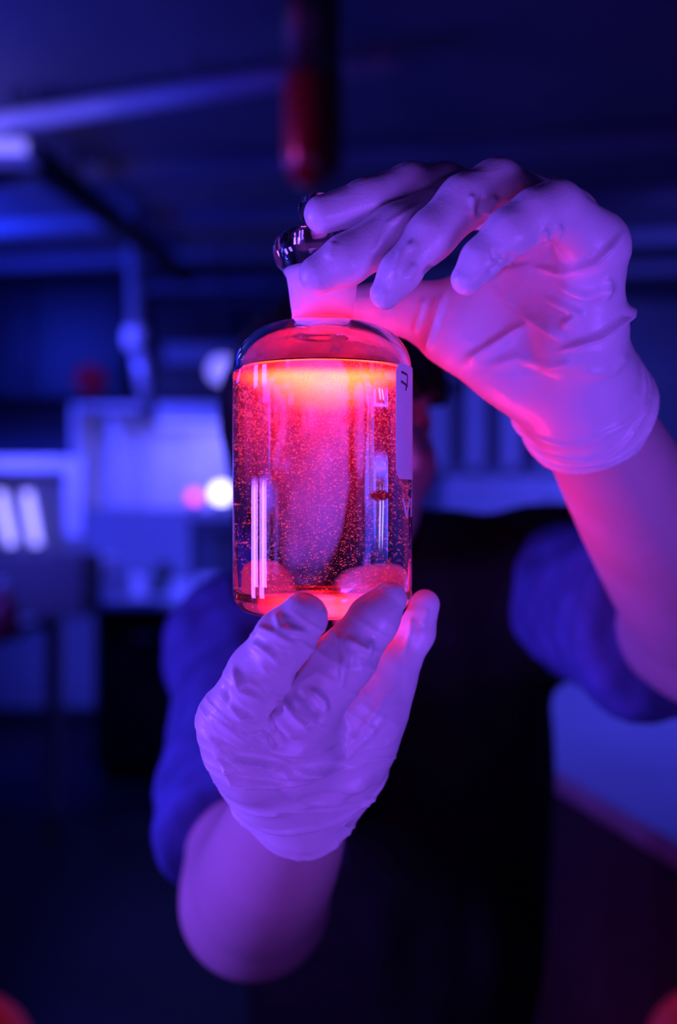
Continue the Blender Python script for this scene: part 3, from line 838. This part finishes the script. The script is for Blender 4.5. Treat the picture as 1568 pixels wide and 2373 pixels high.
# glitter grains hanging in the liquid
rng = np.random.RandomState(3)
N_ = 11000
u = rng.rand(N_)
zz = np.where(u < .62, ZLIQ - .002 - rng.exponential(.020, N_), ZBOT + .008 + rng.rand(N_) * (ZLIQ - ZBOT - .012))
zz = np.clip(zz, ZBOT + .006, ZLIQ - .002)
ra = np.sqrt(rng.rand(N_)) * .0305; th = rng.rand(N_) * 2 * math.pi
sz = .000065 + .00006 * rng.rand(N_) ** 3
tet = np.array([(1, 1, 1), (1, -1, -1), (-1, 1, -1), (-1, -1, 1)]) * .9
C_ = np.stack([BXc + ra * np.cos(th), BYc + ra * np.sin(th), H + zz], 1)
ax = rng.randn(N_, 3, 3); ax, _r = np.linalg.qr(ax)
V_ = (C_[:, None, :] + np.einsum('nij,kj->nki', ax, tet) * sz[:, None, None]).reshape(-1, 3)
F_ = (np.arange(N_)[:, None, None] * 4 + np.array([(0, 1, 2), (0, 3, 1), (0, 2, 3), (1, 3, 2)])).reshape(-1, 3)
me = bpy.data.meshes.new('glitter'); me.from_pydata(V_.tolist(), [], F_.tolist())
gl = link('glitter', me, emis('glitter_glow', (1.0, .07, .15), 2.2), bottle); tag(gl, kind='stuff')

# stopper
st = empty('glass_stopper', (BXc, BYc, bz(.075)), 'clear glass stopper in the bottle neck pinched by gloved fingers', 'stopper')
sp = [(0, .0760), (.0080, .0762), (.0088, .0775), (.0100, .0975), (.0106, .1045), (.0100, .1072), (.0072, .1088), (.0062, .1102), (.0066, .1116), (.0085, .1130), (.0094, .1155), (.0094, .1180), (.0084, .1203), (.0060, .1216), (0, .1221)]
MB().lathe(BXc, BYc, TOP(sp), 96).build('stopper_body', M['glass'], st, smooth=True)

# ------------------------------------------------------------------ the person
def rel(x, y, z): return np.array([x, y, H + z])


# hands: joints as (picture x, picture y, depth, radius in px at that depth)
UP_F = {
    'index': [(748, 497, .3600, 44), (850, 466, .3640, 49), (950, 432, .3720, 51), (1030, 430, .3820, 50), (1210, 500, .4080, 58)],
    'middle': [(737, 636, .3560, 45), (800, 604, .3560, 56), (920, 535, .3600, 60), (1045, 472, .3720, 56), (1260, 480, .3930, 60)],
    'ring': [(892, 681, .3500, 36), (925, 632, .3490, 46), (1000, 545, .3490, 55), (1075, 468, .3530, 60), (1150, 432, .3580, 60), (1310, 505, .3750, 62)],
    'little': [(1082, 646, .3400, 38), (1115, 602, .3390, 46), (1180, 540, .3380, 56), (1240, 500, .3400, 60), (1288, 484, .3430, 62), (1380, 560, .3580, 66)],
    'thumb': [(800, 706, .4040, 44), (880, 712, .4060, 54), (960, 718, .4070, 64), (1060, 750, .4070, 84), (1230, 880, .4080, 78)],
}
UP_P = [[(1345, 935, .408, 92), (1340, 780, .385, 92), (1375, 590, .362, 72)],
        [(1335, 925, .410, 90), (1310, 760, .395, 78), (1310, 520, .376, 64)],
        [(1325, 915, .412, 84), (1270, 720, .405, 72), (1260, 490, .393, 60)],
        [(1315, 915, .415, 80), (1230, 720, .414, 64), (1205, 510, .410, 56)],
        [(1330, 920, .409, 92), (1200, 845, .407, 84), (1075, 760, .407, 84)],
        [(1075, 742, .408, 80), (1180, 660, .405, 76), (1290, 580, .395, 70)],
        [(1190, 790, .405, 56), (1300, 660, .385, 60)]]
LO_F = {
    'thumb': [(703, 1430, .3390, 57), (660, 1478, .3400, 66), (600, 1562, .3450, 71), (540, 1665, .3560, 76), (600, 1760, .3720, 80)],
    'index': [(902, 1388, .3500, 40), (868, 1432, .3480, 56), (800, 1525, .3470, 69), (715, 1640, .3500, 74), (690, 1750, .3700, 80)],
    'middle': [(984, 1400, .3860, 34), (962, 1468, .3860, 42), (908, 1570, .3860, 50), (835, 1700, .3880, 62)],
    'ring': [(808, 1348, .4275, 48), (822, 1405, .4290, 50), (840, 1500, .4250, 52), (810, 1660, .4050, 64)],
    'little': [(668, 1328, .4275, 48), (676, 1405, .4290, 49), (695, 1510, .4240, 50), (720, 1660, .4050, 64)],
}
LO_P = [[(645, 1790, .398, 112), (590, 1740, .378, 92), (545, 1690, .366, 78)],
        [(690, 1795, .400, 118), (690, 1740, .384, 92)],
        [(750, 1790, .402, 108), (812, 1710, .388, 76), (848, 1660, .382, 66)],
        [(760, 1740, .384, 90), (830, 1620, .378, 66), (880, 1540, .380, 50)],
        [(700, 1800, .398, 100), (780, 1670, .402, 70)],
        [(585, 1720, .366, 56), (622, 1655, .362, 40), (640, 1620, .360, 30)],
        [(640, 1780, .392, 90), (720, 1670, .403, 66)],
        [(825, 1790, .395, 44), (875, 1640, .388, 44)]]
UP_W, UP_E = P(1356, 950, .413), rel(.2246, .60, -.074)
LO_W, LO_E = P(690, 1860, .406), rel(-.051, .60, -.236)


def hand(F, fingers, palm, grow=0.0, kf=.004, kp=.010):
    pf = F.like()
    for c in palm: pf.chain(c, .012, grow)
    tot = pf.F.copy()
    for c in fingers.values():
        ff = F.like().chain(c, .003, grow).F
        hh = np.maximum(kp - np.abs(pf.F - ff), 0) / kp
        j = np.minimum(pf.F, ff) - hh * hh * kp * .25
        k = .0012
        hh = np.maximum(k - np.abs(tot - j), 0) / k
        tot = np.minimum(tot, j) - hh * hh * k * .25
    return tot


# ---- body: head, neck, trunk, arms and hands in one surface
xs = np.concatenate([np.arange(-.24, -.03, .0042), np.arange(-.03, .082, .0024), np.arange(.082, .40, .0042)]); ys = np.concatenate([np.arange(.315, .69, .0042), np.arange(.69, .79, .0024), np.arange(.79, 1.06, .0048)])
zs = H + np.concatenate([np.arange(-1.36, -.34, .014), np.arange(-.34, -.05, .0042), np.arange(-.05, .105, .0024), np.arange(.105, .20, .0042)])
B = Field(xs, ys, zs)
HC = rel(-.004, .800, .062); YAW = -.62


def hd(x, f, z):
    c, s_ = math.cos(YAW), math.sin(YAW)
    return HC + np.array([x * c - f * s_, -(f * c + x * s_), z])


SH_R, SH_L = rel(-.090, .86, -.115), rel(.195, .86, -.072)
TORSO = [(rel(.05, .90, -.20), (.120, .085, .13)), (rel(.052, .90, -.36), (.122, .088, .16)), (rel(.055, .92, -.58), (.135, .10, .16))]
for c, r in TORSO: B.ell(c, r, .05)
B.cone(rel(.045, .885, -.09), SH_R, .05, .046, .04); B.cone(rel(.045, .885, -.09), SH_L, .05, .046, .04)
for sx in (-.03, .14):
    B.cone(rel(sx, .935, -.62), rel(sx, .935, -.98), .075, .05, .03); B.cone(rel(sx, .935, -.98), rel(sx, .95, -1.29), .048, .034, .02)
    B.cone(rel(sx, .95, -1.30), rel(sx + (-.02 if sx < 0 else .02), .83, -1.32), .034, .024, .02)
B.cone(hd(0, -.015, -.05), rel(.04, .885, -.09), .047, .054, .02)
for sh, el in ((SH_R, LO_E), (SH_L, UP_E)): B.cone(sh, el, .047, .041, .03)
# forearms, swelling below the elbow
for el, wr, mid in ((LO_E, LO_W, (rel(0, 0, 0), 0)), (UP_E, UP_W, (rel(0, 0, 0), 0))):
    tt_ = np.linspace(0, 1, 9); rr_ = .0405 - .004 * tt_ - .0145 * tt_ ** 1.7
    for a, b, r0, r1_ in zip(tt_[:-1], tt_[1:], rr_[:-1], rr_[1:]):
        B.cone(el + (wr - el) * a, el + (wr - el) * b, r0, r1_, 0 if a > 0 else .02)
# head
hf = B.like()
E_ = lambda c, r, k=.02: hf.ell(hd(*c), r, k, -YAW)
E_((0, -.012, .030), (.070, .088, .076)); E_((0, .020, -.025), (.057, .062, .080)); E_((0, .030, -.066), (.043, .045, .036))
E_((0, .064, -.092), (.015, .014, .013), .018)
for s_ in (-1, 1):
    E_((s_ * .037, .050, -.022), (.022, .022, .022), .02)
    E_((s_ * .074, -.004, -.008), (.008, .017, .030), .004)
hf.cone(hd(-.032, .069, .024), hd(.032, .069, .024), .008, .008, .014)
for s_ in (-1, 1): hf.cut_ell(hd(s_ * .031, .088, .006), (.017, .014, .011), .012, -YAW)
for s_ in (-1, 1):
    hf.ell(hd(s_ * .031, .066, .006), (.0140, .0140, .0135), .005)
    hf.cut_ell(hd(s_ * .031, .078, .0035), (.0125, .0090, .0034), .002, -YAW)
hf.cone(hd(0, .079, .014), hd(0, .099, -.024), .006, .0095, .008)
for s_ in (-1, 1): hf.ell(hd(s_ * .010, .088, -.027), (.007, .009, .006), .005)
hf.cone(hd(-.017, .0745, -.050), hd(.017, .0745, -.050), .0050, .0050, .005); hf.cone(hd(-.014, .0755, -.0595), hd(.014, .0755, -.0595), .0052, .0052, .003)
hf.cut_ell(hd(0, .084, -.0548), (.020, .008, .0012), .001, -YAW)
k = .02; hh = np.maximum(k - np.abs(B.F - hf.F), 0) / k; B.F = np.minimum(B.F, hf.F) - hh * hh * k * .25
for fg, pl, wr in ((UP_F, UP_P, UP_W), (LO_F, LO_P, LO_W)):
    hF = hand(B, fg, pl, -.0038, kp=.01)
    k = .004; hh = np.maximum(k - np.abs(B.F - hF), 0) / k; B.F = np.minimum(B.F, hF) - hh * hh * k * .25
V, Q = B.mesh(2)
body = mesh_obj('person', V, Q, M['skin'])
tag(body, 'person in black apron and blue shirt holding the bottle out in both gloved hands', 'person')
body['pose'] = 'standing'
# eyes
for s_ in (-1, 1):
    c = hd(s_ * .031, .0655, .006)
    f = MB().lathe(c[0], c[1], [(0, c[2] + .0115)] + [(.0115 * math.sin(t), c[2] + .0115 * math.cos(t)) for t in np.linspace(.2, 2.94, 12)] + [(0, c[2] - .0115)], 24).build('eye', M['eye'], body, smooth=True)
    g = hd(s_ * .031, .0722, .0042)
    MB().lathe(g[0], g[1], [(0, g[2] + .0055)] + [(.0055 * math.sin(t), g[2] + .0055 * math.cos(t)) for t in np.linspace(.2, 2.94, 8)] + [(0, g[2] - .0055)], 20).build('iris', M['iris'], f, smooth=True)
# brows
for s_ in (-1, 1):
    f = Field(np.arange(-.09, .09, .0022), np.arange(.67, .80, .0022), H + np.arange(.06, .14, .0022))
    f.cone(hd(s_ * .016, .0795, .024), hd(s_ * .046, .066, .027), .0036, .0026, .002)
    V, Q = f.mesh(1); mesh_obj('eyebrow', V, Q, M['hair'], body)
# hair
f = Field(np.arange(-.13, .16, .003), np.arange(.68, .98, .003), H + np.arange(-.14, .21, .003))
f.ell(hd(0, -.016, .036), (.074, .095, .084), 0, -YAW)
for s_ in (-1, 1): f.cone(hd(s_ * .054, -.020, .03), hd(s_ * .050, -.035, -.09), .021, .020, .03)
f.cone(hd(0, -.08, .02), hd(0, -.075, -.11), .05, .04, .03)
for x in (-.045, -.015, .015, .045): f.cone(hd(x, .050, .088), hd(x * 1.1, .088 - abs(x) * .45, .030), .018, .010, .012)
f.cut_ell(hd(0, .085, -.052), (.060, .074, .076), .012, -YAW)
V, Q = f.mesh(1); N = normals(V, Q)
V = V + N * (.002 * vnoise(np.stack([V[:, 0] * 260, V[:, 1] * 260, V[:, 2] * 22], 1)))[:, None]
mesh_obj('hair', V, Q, M['hair'], body)

# shirt with rolled sleeves
f = Field(np.arange(-.26, .40, .005), np.arange(.54, 1.05, .005), H + np.arange(-.78, .04, .005))
for c, r in TORSO: f.ell(c, np.array(r) + .012, .05)
f.cone(rel(.045, .885, -.09), SH_R, .058, .055, .04); f.cone(rel(.045, .885, -.09), SH_L, .060, .062, .04)
for sh, el, r in ((SH_R, LO_E, .053), (SH_L, UP_E, .060)):
    g = f.like(); e_ = sh + (el - sh) * .97
    g.cone(sh, e_, r, r + .004, 0); n = (el - sh) / np.linalg.norm(el - sh)
    g.cut_plane(sh + (el - sh) * .84, n)
    for t, rr in ((.82, r + .002), (.74, r + .003), (.66, r + .001)): g.ring(sh + (el - sh) * t, n, rr - .002, .0075, .012, .003, ph=t * 9)
    k = .03; hh = np.maximum(k - np.abs(f.F - g.F), 0) / k; f.F = np.minimum(f.F, g.F) - hh * hh * k * .25
f.cut_plane(rel(0, 0, -.74), (0, 0, -1))
V, Q = f.mesh(2); N = normals(V, Q)
w_ = .006 * vnoise(V * np.array([26, 26, 13]) + 3) + .003 * vnoise(V * np.array([60, 60, 34]))
V = V + N * w_[:, None]
mesh_obj('shirt', V, Q, M['denim'], body)

# apron: a cloth layer over the front, with bib, collar and straps
f = Field(np.arange(-.20, .32, .005), np.arange(.72, 1.05, .005), H + np.arange(-.80, .06, .005))
for c, r in TORSO: f.ell(c, np.array(r) + .024, .05)
f.cone(rel(.045, .885, -.09), SH_R + [.035, 0, .0], .070, .066, .04); f.cone(rel(.045, .885, -.08), SH_L + [.0, 0, .004], .072, .076, .04)
f.cone(rel(.035, .885, -.09), hd(.0, -.03, -.075), .074, .066, .05)
f.cut_plane(rel(.235, .86, -.05), (1, 0, 0.55))
f.cut_plane(rel(.186, .82, -.3), (1, 0, -.12))
f.cut_plane(rel(-.135, .9, -.3), (-1, -.1, 0))
f.cut_plane(rel(0, .945, 0), (0, 1, .0)); f.cut_plane(rel(0, 0, -.76), (0, 0, -1))
f.cut_ell(hd(0, .03, -.06), (.056, .095, .078), .006)
V, Q = f.mesh(2); N = normals(V, Q)
V = V + N * (.005 * vnoise(V * np.array([30, 30, 11])))[:, None]
mesh_obj('apron', V, Q, M['apron'], body)
# trousers, shoes
f = Field(np.arange(-.16, .30, .010), np.arange(.76, 1.10, .010), H + np.arange(-1.32, -.5, .012))
f.ell(TORSO[2][0], np.array(TORSO[2][1]) + [.016, .016, -.01], 0)
for sx in (-.03, .14): f.cone(rel(sx, .935, -.64), rel(sx, .945, -1.27), .092, .068, .02)
f.cut_plane(rel(0, 0, -1.285), (0, 0, -1))
V, Q = f.mesh(1); mesh_obj('trousers', V, Q, M['dark_cloth'], body)
for sx in (-1, 1):
    c = rel(.055 + sx * .09, .90, -1.31)
    f = Field(np.arange(c[0] - .09, c[0] + .09, .006), np.arange(.72, 1.05, .006), np.arange(-.03, .14, .006))
    f.cone((c[0], .96, .045), (c[0] + sx * .02, .82, .036), .044, .038, .02).cone((c[0], .96, .04), (c[0], .955, .09), .042, .040, .02)
    f.cut_plane((0, 0, .002), (0, 0, -1))
    V, Q = f.mesh(1); mesh_obj('shoe', V, Q, M['shoe'], body)

# ---- gloves
VX = .00075


def grid(pts, pad):
    q = np.array([P(x, y, d) for x, y, d, r in pts]); lo = q.min(0) - pad; hi = q.max(0) + pad
    return Field(*[np.arange(a, b, VX) for a, b in zip(lo, hi)])


def cuff(F, c, n, h0, grow, t, wob=.0012, ph=0.0, end=False):
    """a fold of the glove running round the wrist at height h0 along n; end=True cuts the glove off there"""
    X, Y, Z = F.co((slice(None),) * 3); n = np.asarray(n)
    dx, dy, dz = X - c[0], Y - c[1], Z - c[2]
    u = np.cross(n, [0, 1, .2]); u /= np.linalg.norm(u); v = np.cross(n, u)
    th = np.arctan2(dx * v[0] + dy * v[1] + dz * v[2], dx * u[0] + dy * u[1] + dz * u[2])
    h = dx * n[0] + dy * n[1] + dz * n[2] - h0 + wob * (np.sin(2 * th + ph) + .5 * np.sin(5 * th + 2 * ph))
    if end: F.F = np.maximum(F.F, h).astype(np.float32)
    g = np.maximum(np.maximum(F.F - grow, np.abs(h) - t), -F.F - .006)
    k = .0016; hh = np.maximum(k - np.abs(F.F - g), 0) / k
    F.F = (np.minimum(F.F, g) - hh * hh * k * .25).astype(np.float32)


def join(F, g, k):
    hh = np.maximum(k - np.abs(F.F - g.F), 0) / k; F.F = np.minimum(F.F, g.F) - hh * hh * k * .25


def over_arm(F, el, wr):
    for a in np.linspace(.62, 1.0, 8)[:-1]:
        b = a + .38 / 7
        r = [.0405 - .004 * t - .0145 * t ** 1.7 + .0016 for t in (a, b)]
        F.cone(el + (wr - el) * a, el + (wr - el) * b, r[0], r[1], .003)


def finish(F, name, folds, crinkle, low=False):
    V, Q = F.mesh(2); N = normals(V, Q)
    D = np.zeros(len(V))
    n1 = vnoise(V * np.array([95, 95, 150]) + 11); n2 = vnoise(V * 260 + 5)
    D += crinkle * 1e-3 * (.55 * (1 - np.abs(n1)) ** 3 + .10 * n2)
    if name == 'glove' and low:
        px = screen(V); fr = np.clip(-N[:, 1] * 2.5 + .05, 0, 1)
        a = V[:, 0] * .62 + V[:, 2] * .78; b = -V[:, 0] * .78 + V[:, 2] * .62     # along / across the front fingers
        wv = vnoise(np.stack([a * 30, b * 40, V[:, 1] * 30], 1)) * .5
        r1 = (1 - np.abs(vnoise(np.stack([a * 190 + wv, b * 55, V[:, 1] * 55], 1)))) ** 4
        m1 = np.clip((1740 - px[:, 1]) / 60, 0, 1) * np.clip((930 - px[:, 0]) / 80, 0, 1) * np.clip((px[:, 1] - 1400) / 60, 0, 1)
        r2 = (1 - np.abs(vnoise(np.stack([V[:, 0] * 28 + 7, V[:, 2] * 210 + V[:, 0] * 40 + wv, V[:, 1] * 40], 1)))) ** 6
        m2 = np.clip((px[:, 1] - 1690) / 60, 0, 1)
        D += fr * (m1 * r1 * .0010 + m2 * r2 * .0013)
    for a in folds: fold(V, N, D, *a[0:3], **(a[3] if len(a) > 3 else {}))
    V = V + N * D[:, None]
    V = relax(V, Q, .08)
    return mesh_obj(name, V, Q, M['glove'], body)


# upper glove
allp = [p for c in UP_F.values() for p in c] + [p for c in UP_P for p in c] + [(1358, 1010, .42, 60), (1430, 1000, .43, 60)]
F = grid(allp, .030)
ax_u = (UP_E - UP_W) / np.linalg.norm(UP_E - UP_W)
F.F = hand(F, UP_F, UP_P)
g = F.like(); w0 = P(1345, 885, .405); rc = P(1360, 958, .417)
g.cone(w0, rc + ax_u * .012, .0235, .0300, 0); g.cut_plane(rc, ax_u)
join(F, g, .008)
over_arm(F, UP_E, UP_W)
cuff(F, rc, ax_u, -.013, .0010, .0012, .002, 3.0); cuff(F, rc, ax_u, -.006, .0014, .0012, .002, 1.0); cuff(F, rc, ax_u, .001, .0016, .0016, .0016, 2.0, True)
UP_FOLDS = [
    ([(1228, 622), (1304, 634), (1381, 607), (1440, 546)], 9, 1.5, dict(sharp=.4)),
    ([(1300, 814), (1392, 783), (1452, 738), (1462, 700)], 10, 1.7, dict(sharp=.4)),
    ([(1075, 834), (1144, 796), (1232, 744)], 8, 1.3, dict(sharp=2)),
    ([(1132, 666), (1228, 740), (1300, 790)], 14, 1.0, dict(sharp=.4)),
    ([(1260, 690), (1340, 728), (1300, 760)], 10, 1.0),
    ([(1290, 660), (1360, 690), (1430, 660)], 12, .9),
    ([(1029, 678), (1005, 760), (990, 812)], 8, 1.2, dict(d0=.385)),
    ([(985, 690), (960, 770)], 7, .8, dict(d0=.385)),
    ([(1130, 850), (1200, 830), (1280, 850), (1350, 840)], 12, .7),
    ([(1150, 605), (1142, 580)], 6, -1.0), ([(1168, 618), (1160, 590)], 5, -.8), ([(1186, 612), (1180, 585)], 5, -.7), ([(1128, 640), (1165, 612), (1230, 600)], 8, -1.0),
    ([(1090, 500), (1092, 450)], 7, 1.0), ([(1122, 500), (1148, 455)], 7, 1.0), ([(1105, 500), (1120, 450)], 6, -.8),
    ([(1262, 560), (1262, 530)], 6, 1.0), ([(1285, 560), (1296, 520)], 6, 1.1),
    ([(905, 650), (930, 590), (960, 560)], 9, .7), ([(945, 650), (960, 610)], 7, .6), ([(985, 640), (1000, 615)], 8, -.9),
    ([(870, 580), (900, 520), (980, 470)], 7, .6), ([(760, 600), (775, 560)], 10, .5),
    ([(1340, 870), (1420, 860), (1455, 820)], 12, .6), ([(1400, 700), (1410, 640)], 9, .8),
]
finish(F, 'glove', UP_FOLDS, .30)

# lower glove
allp = [p for c in LO_F.values() for p in c] + [p for c in LO_P for p in c] + [(560, 1960, .41, 60), (860, 1960, .42, 60)]
F = grid(allp, .022)
ax_l = (LO_E - LO_W) / np.linalg.norm(LO_E - LO_W)
F.F = hand(F, LO_F, LO_P)
g = F.like(); rc = P(695, 1768, .405)
g.cone(P(690, 1725, .400), rc + ax_l * .012, .0265, .0280, 0)
join(F, g, .010)
over_arm(F, LO_E, LO_W)
cuff(F, rc, ax_l, -.010, .0010, .0010, .003, .5); cuff(F, rc, ax_l, .002, .0008, .0010, .0014, 2.0, True)
LO_FOLDS = [
    ([(585, 1490), (620, 1505), (655, 1540)], 8, 1.0), ([(600, 1455), (640, 1470), (690, 1500)], 8, .9), ([(540, 1545), (560, 1600), (620, 1625)], 9, 1.1, dict(sharp=.5)),
    ([(520, 1580), (530, 1630), (590, 1660)], 9, -.9), ([(640, 1420), (650, 1455), (720, 1470)], 9, .9), ([(510, 1610), (560, 1660), (610, 1665)], 8, .8),
    ([(780, 1470), (800, 1520), (790, 1590)], 8, 1.1, dict(sharp=.5)), ([(800, 1480), (850, 1510), (860, 1480)], 8, .9), ([(720, 1595), (750, 1620), (755, 1650)], 7, 1.2),
    ([(690, 1600), (720, 1640), (740, 1660)], 7, -1.0), ([(640, 1640), (660, 1680), (690, 1710)], 8, 1.2), ([(660, 1625), (690, 1665), (720, 1690)], 7, 1.1), ([(610, 1680), (640, 1700), (650, 1725)], 6, 1.0), ([(575, 1700), (600, 1690), (620, 1720)], 6, .9),
    ([(477, 1650), (568, 1711), (667, 1741), (740, 1730)], 10, .9), ([(474, 1690), (550, 1750), (680, 1775), (800, 1760)], 11, -.9), ([(474, 1700), (550, 1765), (680, 1795), (800, 1790)], 9, .8),
    ([(490, 1720), (540, 1815), (640, 1818), (730, 1810)], 9, 1.0, dict(sharp=.4)), ([(500, 1760), (560, 1800), (640, 1800)], 8, -.6),
    ([(670, 1870), (780, 1850), (870, 1790)], 12, .8), ([(700, 1800), (800, 1750), (890, 1660)], 10, .8),
    ([(740, 1780), (830, 1700), (900, 1600)], 9, .6), 
    ([(955, 1430), (950, 1470), (930, 1520)], 7, .6, dict(d0=.37)), ([(990, 1410), (975, 1450)], 6, .5, dict(d0=.37)),
]
finish(F, 'glove', LO_FOLDS, .35, True)
